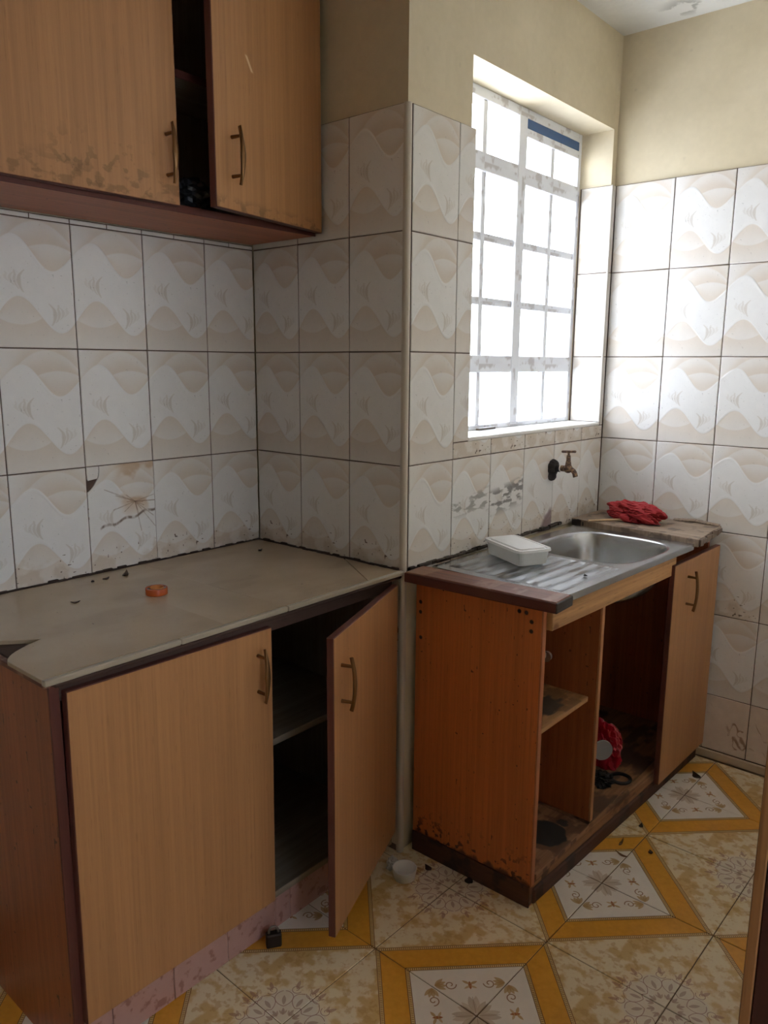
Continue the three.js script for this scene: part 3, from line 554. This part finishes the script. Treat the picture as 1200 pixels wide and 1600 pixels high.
// ---------------------------------------------------------------- sink cabinet, worktop boards
const skew = 0.042, zf = (x) => 1.0 + skew * (x - 0.06);
{
  const C = thing('sink_cabinet', 'worn red brown sink cabinet with missing left door and open compartments', 'cabinet');
  const front = (name, mat, x0, x1, y0, y1, zo, t, grain = 'y', c = 0.0015) => { const cx = (x0 + x1) / 2; return mesh(name, cbox((x1 - x0) / Math.cos(skew), y1 - y0, t, c, grain), mat, C, [cx, (y0 + y1) / 2, zf(cx) + zo - t / 2], [0, -skew, 0]); };
  board('side_panel', wood.sinkSide, C, 0.045, 0.062, 0.0, 0.829, 0.606, 0.999);
  board('front_edge', std({ map: woodTex(601, [176, 110, 74], 0.4), roughness: 0.5 }), C, 0.0445, 0.0625, 0.06, 0.829, 0.999, 1.003, 0.001);
  board('kick_board', wood.plinth, C, 0.0395, 0.0445, 0.0, 0.062, 0.608, 1.0, 0.001, 'z');
  board('partition', wood.red, C, 0.368, 0.384, 0.098, 0.776, 0.606, 1.004);
  board('partition_edge', std({ map: woodTex(602, [184, 128, 88], 0.4), roughness: 0.5 }), C, 0.3675, 0.3845, 0.098, 0.776, 1.004, 1.010, 0.001);
  board('side_panel', wood.red, C, 1.155, 1.172, 0.0, 0.82, 0.606, 1.03);
  board('back_panel', wood.inner, C, 0.062, 1.155, 0.09, 0.66, 0.606, 0.612);
  { const s = mesh('shelf', cbox(0.304, 0.016, 0.37, 0.0015), shelfStained, C, [0.2155, 0.474, 0.797]); const u = s.geometry.attributes.uv; for (let i = 0; i < u.count; i++) u.setXY(i, u.getX(i) / 0.304 + 0.5, 0.5 - u.getY(i) / 0.37); }
  { const s = mesh('bottom_board', cbox(0.306, 0.016, 0.40, 0.0015), floorBurnt, C, [0.215, 0.082, 0.808]); const u = s.geometry.attributes.uv; for (let i = 0; i < u.count; i++) u.setXY(i, u.getX(i) / 0.306 + 0.5, 0.5 - u.getY(i) / 0.40); }
  board('bottom_board', wood.soiled, C, 0.368, 1.155, 0.074, 0.09, 0.612, 1.006, 0.0015, 'x');
  front('plinth', wood.plinth, 0.062, 1.155, 0.0, 0.045, 0.004, 0.03, 'x', 0.004);
  front('plinth_rail', wood.soiled, 0.064, 1.155, 0.04, 0.086, -0.004, 0.03, 'x', 0.004);
  front('rail', wood.pine, 0.0635, 0.80, 0.765, 0.829, 0.018, 0.03, 'x', 0.002);
  board('rail', wood.pine, C, 0.062, 1.155, 0.70, 0.80, 0.613, 0.635, 0.002, 'x');
  const d = door(C, 'door', 0.40, 0.742, 0.018, wood.oak, 1.168, 0.058, zf(1.168) + 0.02, -skew + 0.02, false);
  handle(d, -0.285, 0.64, 0.0005, 0, 0.105);
  // bare cup hinge left on the side panel
  const hg = new THREE.Group(); hg.name = 'hinge'; tag(hg, 'bare steel hinge without its door'); C.add(hg); hg.position.set(0.0625, 0.70, 0.985);
  const hm = std({ color: 0x9a8c84, metalness: 0.9, roughness: 0.3 });
  mesh('mounting_plate', merged([cbox(0.003, 0.05, 0.018, 0.001), moved(cbox(0.012, 0.014, 0.05, 0.002), 0.008, -0.004, -0.01)]), hm, hg);
  { const q = new THREE.CylinderGeometry(0.014, 0.012, 0.011, 16); q.rotateZ(Math.PI / 2); mesh('cup', q, hm, hg, [0.016, -0.008, 0.014]); }
}
{
  const b = thing('worktop_board', 'dark varnished wooden board left of the steel sink', 'board', [0.042, 0.8305, 0.83], 0.05);
  mesh('plank', cbox(0.088, 0.028, 0.446, 0.004, 'z'), wood.strip, b, [0, 0.014, 0]);
  mesh('front_edge', cbox(0.0895, 0.026, 0.006, 0.002, 'x'), wood.blackEdge, b, [0, 0.013, 0.222]);
  mesh('side_edge', cbox(0.005, 0.026, 0.446, 0.002, 'z'), wood.edge, b, [-0.0425, 0.013, 0]);
}
{
  const b = thing('worktop_board', 'greyed wooden board right of the sink under the red cloth', 'board', [1.043, 0.836, 0.838], -0.02);
  const s = new THREE.Shape(); s.moveTo(-0.095, 0.225); s.lineTo(0.13, 0.225); s.lineTo(0.131, -0.22); s.lineTo(-0.14, -0.242); s.lineTo(-0.125, -0.1); s.lineTo(-0.128, 0.05); s.lineTo(-0.095, 0.225);
  const g = new THREE.ExtrudeGeometry(s, { depth: 0.022, bevelEnabled: true, bevelThickness: 0.002, bevelSize: 0.002, bevelSegments: 2 }); g.rotateX(-Math.PI / 2);
  mesh('plank', g, wood.grey, b, [0, 0.006, 0]);
  // crumbling dark edges towards the sink and the room
  const ragged = (x0, z0, x1, z1, n, th) => { const l = []; for (let i = 0; i < n; i++) { const t = (i + 0.5) / n, le = Math.hypot(x1 - x0, z1 - z0) / n; l.push(moved(cbox(th + rr(-0.002, 0.003), 0.02 + rr(-0.004, 0.006), le * 1.3, 0.002, 'z'), 0, 0, 0, 0, Math.atan2(x1 - x0, z1 - z0)).translate(mix(x0, x1, t) + rr(-0.002, 0.002), 0.0165 + rr(-0.002, 0.002), mix(z0, z1, t))); } return merged(l); };
  mesh('split_edge', ragged(-0.098, -0.222, -0.132, 0.238, 22, 0.007), wood.blackEdge, b);
  mesh('front_edge', ragged(-0.134, 0.246, 0.128, 0.224, 14, 0.007), wood.grey, b);
  mesh('filler_strip', tube([[0.124, 0.03, 0.06], [0.12, 0.034, 0.1], [0.124, 0.037, 0.14], [0.118, 0.034, 0.18], [0.122, 0.031, 0.22]], 0.007, 20, 6), wood.grey, b);
}
// ---------------------------------------------------------------- steel sink
{
  const S = thing('sink', 'stainless steel sink with ribbed drainer', 'sink', [0.11, 0.851, 0.612], -0.045);
  const steel = std({ color: 0xb4b6b8, metalness: 1, roughness: 0.3, roughnessMap: pix(256, 256, (u, v) => { const g = 150 + 90 * fbm(u * 6, v * 40, 701, 4, 6, 40); return [g, g, g]; }, false) });
  const W = 0.80, Dp = 0.42, bx = 0.562, bz = 0.222, ba = 0.188, bb = 0.17;
  const sup = (a, b, n, k) => { const p = []; for (let i = 0; i < k; i++) { const t = i / k * Math.PI * 2, c = Math.cos(t), s = Math.sin(t); p.push([a * Math.sign(c) * Math.abs(c) ** (2 / n), b * Math.sign(s) * Math.abs(s) ** (2 / n)]); } return p; };
  const top = new THREE.Shape([[0, 0], [W, 0], [W, Dp], [0, Dp]].map(([x, z]) => new THREE.Vector2(x, -z)));
  const K = 72, rim = sup(ba + 0.012, bb + 0.012, 3.4, K);
  const hole = new THREE.Path(rim.map(([x, z]) => new THREE.Vector2(bx + x, -(bz + z)))); top.holes.push(hole);
  const dx0 = 0.03, dx1 = 0.343, dz0 = 0.035, dz1 = 0.395;
  top.holes.push(new THREE.Path([[dx0, dz0], [dx1, dz0], [dx1, dz1], [dx0, dz1]].map(([x, z]) => new THREE.Vector2(x, -z))));
  const plate = new THREE.ExtrudeGeometry(top, { depth: 0.0012, bevelEnabled: false }); plate.rotateX(-Math.PI / 2); plate.translate(0, -0.0012, 0);
  const apron = [moved(cbox(W, 0.02, 0.003, 0.001), W / 2, -0.0095, Dp), moved(cbox(0.003, 0.026, Dp, 0.001), 0, -0.0125, Dp / 2), moved(cbox(0.003, 0.02, Dp, 0.001), W, -0.0105, Dp / 2)];
  mesh('deck', merged([plate, ...apron]), steel, S);
  // ribbed drainer
  const g = new THREE.PlaneGeometry(dx1 - dx0, dz1 - dz0, 40, 120); g.rotateX(-Math.PI / 2); const p = g.attributes.position;
  for (let i = 0; i < p.count; i++) { const u = (p.getX(i)) / (dx1 - dx0) + 0.5, v = p.getZ(i) / (dz1 - dz0) + 0.5, e = Math.min(u, 1 - u, v, 1 - v); const k = sstep(0, 0.05, e); p.setY(i, -0.0002 - 0.003 * k + 0.0022 * k * sstep(0.02, 0.1, Math.min(v, 1 - v)) * (0.5 + 0.5 * Math.cos(v * Math.PI * 2 * 9))); }
  g.computeVertexNormals(); mesh('drainer', g, std({ color: 0xb4b6b8, metalness: 1, roughness: 0.34, map: pix(512, 512, (u, v) => { const s = fbm(u * 4, v * 30, 711, 4), b = fbm(u * 3, v * 9, 715, 4); return over([232, 232, 232], [132, 118, 104], sstep(0.5, 0.66, 0.5 * s + 0.5 * b) * 0.85); }) }), S, [(dx0 + dx1) / 2, 0, (dz0 + dz1) / 2]);
  // bowl: rings from the rim down
  const prof = [[0.012, 0, 3.4], [0.008, -0.0005, 3.4], [0.004, -0.002, 3.4], [0.001, -0.006, 3.4], [-0.002, -0.02, 3.3], [-0.008, -0.06, 3.2], [-0.014, -0.1, 3.1], [-0.02, -0.122, 3.0], [-0.032, -0.136, 2.9], [-0.05, -0.143, 2.7], [-0.09, -0.147, 2.4], [-0.13, -0.149, 2.1], [-0.148, -0.15, 2]];
  const pos = [], idx = [];
  for (const [o, y, n] of prof) for (const [x, z] of sup(Math.max(ba + o, 0.02), Math.max(bb + o, 0.02), n, K)) pos.push(bx + x, y, bz + z);
  for (let r = 0; r + 1 < prof.length; r++) for (let i = 0; i < K; i++) { const j = (i + 1) % K, a = r * K + i, b = r * K + j, c = a + K, d = b + K; idx.push(a, c, b, b, c, d); }
  const bg = new THREE.BufferGeometry(); bg.setAttribute('position', new THREE.Float32BufferAttribute(pos, 3)); bg.setAttribute('uv', new THREE.Float32BufferAttribute(pos.flatMap((_, i) => i % 3 === 0 ? [pos[i], pos[i + 2]] : []), 2)); bg.setIndex(idx); bg.computeVertexNormals();
  mesh('bowl', bg, steel, S);
  mesh('drain', merged([moved(new THREE.TorusGeometry(0.03, 0.004, 8, 28), bx, -0.149, bz, Math.PI / 2), moved(new THREE.CylinderGeometry(0.03, 0.024, 0.012, 24), bx, -0.156, bz)]), steel, S);
  const pvc = std({ color: 0xb8b6b0, roughness: 0.5 });
  mesh('waste_pipe', tube([[bx, -0.16, bz], [bx, -0.24, bz], [bx + 0.01, -0.30, bz - 0.02], [bx + 0.01, -0.28, bz - 0.09], [bx, -0.26, bz - 0.16], [bx, -0.26, bz - 0.205]], 0.019, 50, 14), pvc, S);
}
// ---------------------------------------------------------------- tap
{
  const T = thing('tap', 'old brass bib tap on the wall above the sink', 'tap', [0.8066, 1.062, D1]);
  const old = std({ map: pix(128, 128, (u, v) => over([150, 122, 96], [88, 72, 66], sstep(0.4, 0.6, fbm(u * 8, v * 8, 731, 4)))), metalness: 0.75, roughness: 0.45 });
  const black = std({ color: 0x2b2428, roughness: 0.8 });
  const l = []; for (let i = 0; i < 9; i++) { const a = i / 9 * 6.28; l.push(moved(new THREE.IcosahedronGeometry(0.013 + 0.005 * hash(i, 3, 2), 1), 0.013 * Math.cos(a), 0.016 * Math.sin(a) - (i === 6 ? 0.014 : 0), 0.004)); }
  mesh('sealant', merged(l), black, T);
  const cyl = (r0, r1, h, seg = 18) => { const q = new THREE.CylinderGeometry(r0, r1, h, seg); q.rotateX(Math.PI / 2); return q; };
  mesh('pipe_stub', moved(cyl(0.0125, 0.0125, 0.03), 0, 0, 0.018), black, T);
  mesh('thread_tape', moved(cyl(0.0118, 0.0118, 0.006), 0, 0.001, 0.034), std({ color: 0xdedad4, roughness: 0.7 }), T);
  mesh('body', merged([moved(cyl(0.0105, 0.0105, 0.022, 8), 0, 0.001, 0.046), moved(new THREE.SphereGeometry(0.0155, 18, 14), 0, 0.002, 0.062)]), old, T);
  mesh('spout', tube([[0, 0.002, 0.06], [0, 0.0, 0.074], [0, -0.008, 0.085], [0, -0.024, 0.091]], 0.0085, 24, 14), old, T);
  mesh('bonnet', merged([moved(new THREE.CylinderGeometry(0.009, 0.0125, 0.018, 6), 0, 0.020, 0.062), moved(new THREE.CylinderGeometry(0.0065, 0.008, 0.02, 14), 0, 0.038, 0.062)]), old, T);
  mesh('handle', merged([moved(new THREE.CylinderGeometry(0.004, 0.004, 0.016, 10), 0, 0.052, 0.062), moved(new THREE.CapsuleGeometry(0.0042, 0.042, 4, 10), 0, 0.06, 0.064, 0, 0, 0).rotateZ(0)].map((g, i) => i ? moved(new THREE.CapsuleGeometry(0.0042, 0.042, 4, 10), 0.0, 0.06, 0.062, Math.PI / 2, 0.7, 0) : g)), old, T);
}
// ---------------------------------------------------------------- small things
{ // takeaway box
  const B = thing('plastic_box', 'empty clear plastic takeaway box with lid on the drainer', 'box', [0.338, 0.851, 0.748], 0);
  const ang = Math.atan2(0.049, 0.10); B.rotation.y = -ang;
  const clear = phys({ color: 0xf4f6f6, transmission: 0.5, thickness: 0, roughness: 0.35 }), lidM = phys({ color: 0xffffff, transmission: 0.35, thickness: 0, roughness: 0.4 });
  const rrect = (w, d, r) => { const s = []; for (const [sx, sz, a0] of [[1, 1, 0], [-1, 1, 1], [-1, -1, 2], [1, -1, 3]]) for (let i = 0; i <= 4; i++) { const a = (a0 + i / 4) * Math.PI / 2; s.push([sx * (w / 2 - r) + r * Math.cos(a), sz * (d / 2 - r) + r * Math.sin(a)]); } return s; };
  const loft = (rings, cap) => { const pos = [], idx = [], n = rings[0].pts.length; rings.forEach(r => r.pts.forEach(([x, z]) => pos.push(x, r.y, z))); for (let r = 0; r + 1 < rings.length; r++) for (let i = 0; i < n; i++) { const j = (i + 1) % n, a = r * n + i, b = r * n + j; idx.push(a, a + n, b, b, a + n, b + n); }
    if (cap) { const c = pos.length / 3; pos.push(0, rings[rings.length - 1].y, 0); const o = (rings.length - 1) * n; for (let i = 0; i < n; i++) idx.push(o + i, c, o + (i + 1) % n); }
    const g = new THREE.BufferGeometry(); g.setAttribute('position', new THREE.Float32BufferAttribute(pos, 3)); g.setIndex(idx); const q = g.toNonIndexed(); q.computeVertexNormals(); return q; };
  mesh('body', loft([{ y: 0.046, pts: rrect(0.112, 0.192, 0.018) }, { y: 0.044, pts: rrect(0.108, 0.188, 0.017) }, { y: 0.006, pts: rrect(0.096, 0.174, 0.014) }, { y: 0.0015, pts: rrect(0.088, 0.166, 0.012) }], true), clear, B);
  mesh('lid', loft([{ y: 0.042, pts: rrect(0.118, 0.198, 0.02) }, { y: 0.049, pts: rrect(0.116, 0.196, 0.02) }, { y: 0.049, pts: rrect(0.102, 0.182, 0.016) }, { y: 0.0455, pts: rrect(0.098, 0.178, 0.015) }, { y: 0.0455, pts: rrect(0.09, 0.17, 0.013) }, { y: 0.051, pts: rrect(0.086, 0.166, 0.012) }, { y: 0.0515, pts: rrect(0.04, 0.12, 0.01) }], true), lidM, B, [0, 0, 0]);
}
function crumple(w, h, d, seed, detail = 5, amp = 0.35, sharp = 3.2) {     // a crumpled heap resting on y = 0
  const g = new THREE.IcosahedronGeometry(1, detail), p = g.attributes.position;
  for (let i = 0; i < p.count; i++) {
    const v = new THREE.Vector3().fromBufferAttribute(p, i), n = fbm(v.x * sharp + 7, v.y * sharp + v.z * 2.3 + 9, seed, 4), f = Math.abs(fbm(v.x * sharp * 1.7 + v.y * 3 + 20, v.z * sharp * 1.7 + 13, seed + 5, 3) - 0.5);
    const r = 1 - amp + amp * 1.5 * n - 0.5 * amp * sstep(0.12, 0, f);
    v.multiplyScalar(r); p.setXYZ(i, v.x * w / 2, Math.max(0, (v.y + 0.62) / 1.6) * h, v.z * d / 2);
  }
  g.deleteAttribute('uv'); g.deleteAttribute('normal'); g.computeVertexNormals(); return g;
}
{
  tag(mesh('red_cloth', crumple(0.12, 0.072, 0.24, 811, 12, 0.36, 1.9), phys({ color: 0xa02229, roughness: 0.75, sheen: 0.4, sheenRoughness: 0.6 }), scene, [1.045, 0.8665, 0.80], [0, -0.15, 0]), 'crumpled red cloth on the grey board beside the sink', 'cloth');
  tag(mesh('stick', tube([[0, 0, 0], [0.02, 0.001, 0.02], [0.06, 0.001, 0.045], [0.11, 0.002, 0.10]], 0.0042, 20, 8), std({ color: 0xc9ab86, roughness: 0.7 }), scene, [0.915, 0.871, 0.69]), 'pale wooden stick poking out from the red cloth', 'stick');
}
{ // roll of tape
  const R = thing('tape_roll', 'small orange tape roll lying on the beige countertop', 'tape', [-0.572, 0.857, 0.29]);
  const prof = [[0.017, 0.001], [0.0255, 0.001], [0.0265, 0.002], [0.0265, 0.016], [0.0255, 0.0175], [0.017, 0.0175], [0.017, 0.001]].map(([x, y]) => new THREE.Vector2(x, y));
  mesh('tape', new THREE.LatheGeometry(prof, 40), phys({ color: 0xb04c18, roughness: 0.25, clearcoat: 0.5 }), R);
  mesh('core', new THREE.LatheGeometry([[0.0155, 0], [0.0168, 0], [0.0168, 0.0185], [0.0155, 0.0185], [0.0155, 0]].map(([x, y]) => new THREE.Vector2(x, y)), 36), std({ color: 0xd88a4a, roughness: 0.5 }), R);
}
{ // white cap and paper scrap on the floor
  const w = std({ color: 0xe4e2de, roughness: 0.45 });
  const c = mesh('bottle_cap', new THREE.LatheGeometry([[0, 0.0015], [0.0205, 0.0015], [0.0245, 0.024], [0.026, 0.026], [0.0272, 0.024], [0.0225, 0.0], [0, 0]].map(([x, y]) => new THREE.Vector2(x, y)), 40), w, scene, [-0.076, 0.0008, 0.674]); c.scale.set(1.28, 1.25, 1.28);
  tag(c, 'round white plastic cap lying open on the floor by the corner', 'cap');
  tag(mesh('paper_scrap', crumple(0.06, 0.028, 0.036, 831, 6, 0.6, 3.5), std({ color: 0xcfc8c0, roughness: 0.8 }), scene, [-0.062, 0.0005, 0.617], [0, 0.5, 0]), 'crumpled pale scrap against the wall corner behind the cap', 'scrap');
}
{ // padlock under the closed door
  const P = thing('padlock', 'small dark padlock standing on the floor below the closed oak door', 'padlock', [-0.488, 0.0, 0.594], -0.6);
  const m = std({ color: 0x332a26, metalness: 0.6, roughness: 0.5 });
  mesh('body', cbox(0.038, 0.036, 0.022, 0.003), m, P, [0, 0.018, 0]);
  mesh('shackle', tube([[-0.011, 0.03, 0], [-0.011, 0.042, 0], [-0.007, 0.05, 0], [0, 0.053, 0], [0.007, 0.05, 0], [0.011, 0.042, 0], [0.011, 0.03, 0]], 0.003, 30, 8), std({ color: 0x8c8580, metalness: 0.9, roughness: 0.35 }), P);
}
{ // inside the sink cabinet
  const redPlastic = phys({ color: 0xa8162a, roughness: 0.2, clearcoat: 0.6 });
  const B = thing('snack_packet', 'crumpled red and white plastic packet inside the sink cabinet', 'packet', [0.72, 0.0905, 0.88]);
  mesh('wrapper', crumple(0.085, 0.165, 0.15, 841, 9, 0.4, 1.9), redPlastic, B);
  { const g = new THREE.CylinderGeometry(0.034, 0.034, 0.006, 24); g.rotateX(Math.PI / 2); mesh('white_print', g, std({ color: 0x9a989c, roughness: 0.3 }), B, [-0.068, 0.088, 0.03], [0, -0.75, 0]); }
  tag(mesh('clear_bag', crumple(0.11, 0.21, 0.12, 851, 8, 0.6, 3.2), phys({ color: 0xdfe2e4, transmission: 0.6, thickness: 0, roughness: 0.2 }), scene, [0.83, 0.0905, 0.70]), 'clear plastic bag behind the red packet in the sink cabinet', 'bag');
  const ring = new THREE.TorusGeometry(0.031, 0.0055, 10, 40); ring.rotateX(Math.PI / 2); ring.scale(1, 1, 1);
  tag(mesh('rubber_ring', ring, std({ color: 0x161414, roughness: 0.6 }), scene, [0.665, 0.0958, 0.972]), 'black rubber ring on the sink cabinet floor', 'ring');
  tag(mesh('black_rag', crumple(0.10, 0.035, 0.09, 861, 7, 0.55, 3), std({ color: 0x1b1818, roughness: 0.85 }), scene, [0.605, 0.0905, 0.93]), 'black rag left of the rubber ring in the sink cabinet', 'rag');
  tag(mesh('black_bag', crumple(0.16, 0.085, 0.12, 866, 6, 0.4, 2.4), std({ color: 0x1e2024, roughness: 0.4 }), scene, [-0.36, 1.773, 0.20]), 'dark round bundle inside the wall cabinet behind the ajar door', 'bundle');
}
// dry flakes and crumbs
function flake(name, x, y, z, l, w, turn, col, label, category, group) {
  const s = new THREE.Shape(); s.moveTo(-l / 2, 0); s.quadraticCurveTo(-l * 0.1, w * 0.8, l * 0.2, w * 0.3); s.lineTo(l / 2, w * 0.1); s.quadraticCurveTo(l * 0.1, -w * 0.5, -l * 0.2, -w * 0.35); s.lineTo(-l / 2, 0);
  const g = new THREE.ExtrudeGeometry(s, { depth: 0.0012, bevelEnabled: true, bevelSize: 0.0005, bevelThickness: 0.0005, bevelSegments: 1, curveSegments: 6 }); g.rotateX(-Math.PI / 2);
  const p = g.attributes.position; for (let i = 0; i < p.count; i++) p.setY(i, p.getY(i) + 0.0005 + 0.12 * l * Math.pow(p.getX(i) / l * 2, 2)); g.computeVertexNormals();
  tag(mesh(name, g, std({ color: col, roughness: 0.9 }), scene, [x, y, z], [0, turn, 0]), label, category, group);
}
const TOPY = 0.857;
flake('dry_leaf', -0.5247, TOPY, 0.0763, 0.05, 0.016, 0.9, 0x4a3a2c, 'curled dry leaf on the countertop close to the tiled wall', 'leaf');
flake('leaf_bit', -0.5825, TOPY, 0.0772, 0.022, 0.012, 0.2, 0x3a2c24, 'dark leaf bit left of the curled dry leaf', 'leaf bit', 'scraps on the countertop');
flake('leaf_bit', -0.6179, TOPY, 0.0737, 0.011, 0.008, 1.2, 0x3a2c24, 'tiny dark leaf bit nearest the tile joint on the countertop', 'leaf bit', 'scraps on the countertop');
flake('leaf_bit', -0.7371, TOPY, 0.2092, 0.02, 0.01, -0.4, 0x45352a, 'dark leaf bit in the middle of the countertop left of the tape roll', 'leaf bit', 'scraps on the countertop');
flake('leaf_bit', -0.1078, TOPY, 0.13, 0.016, 0.009, 0.1, 0x2a2220, 'dark crumb in the inner corner of the countertop', 'leaf bit', 'scraps on the countertop');
flake('floor_scrap', 1.02, 0, 1.10, 0.05, 0.03, 0.8, 0x3c2f22, 'dark leaf scrap on the floor under the closed sink door', 'scrap', 'scraps on the floor');
flake('floor_scrap', 0.60, 0, 1.075, 0.024, 0.014, 0.2, 0x3c2f22, 'small dark scrap on the floor before the rubber ring', 'scrap', 'scraps on the floor');
flake('floor_scrap', 0.475, 0, 1.065, 0.045, 0.008, 0.1, 0x6a4a2c, 'thin curled brown shaving on the floor by the sink plinth', 'scrap', 'scraps on the floor');
flake('floor_scrap', 0.42, 0, 1.09, 0.04, 0.008, 1.4, 0x6e5030, 'short straw on the floor across the thin shaving', 'scrap', 'scraps on the floor');
flake('floor_scrap', 0.49, 0, 1.15, 0.018, 0.014, 0.6, 0x4c3c28, 'small dark scrap lying on the orange band', 'scrap', 'scraps on the floor');
flake('floor_scrap', 0.03, 0, 0.82, 0.034, 0.026, 0.4, 0x2e241e, 'dark blackened scrap beside the side panel of the sink cabinet', 'scrap', 'scraps on the floor');
flake('floor_scrap', 0.0, 0, 0.70, 0.03, 0.02, 1.2, 0x4a2f22, 'brown scrap between the white cap and the sink cabinet', 'scrap', 'scraps on the floor');
flake('sink_scrap', 0.30, 0.8515, 0.985, 0.018, 0.01, 0.7, 0x3a3230, 'dark food bit on the front rim of the steel sink', 'scrap');

renderer.render(scene, camera);
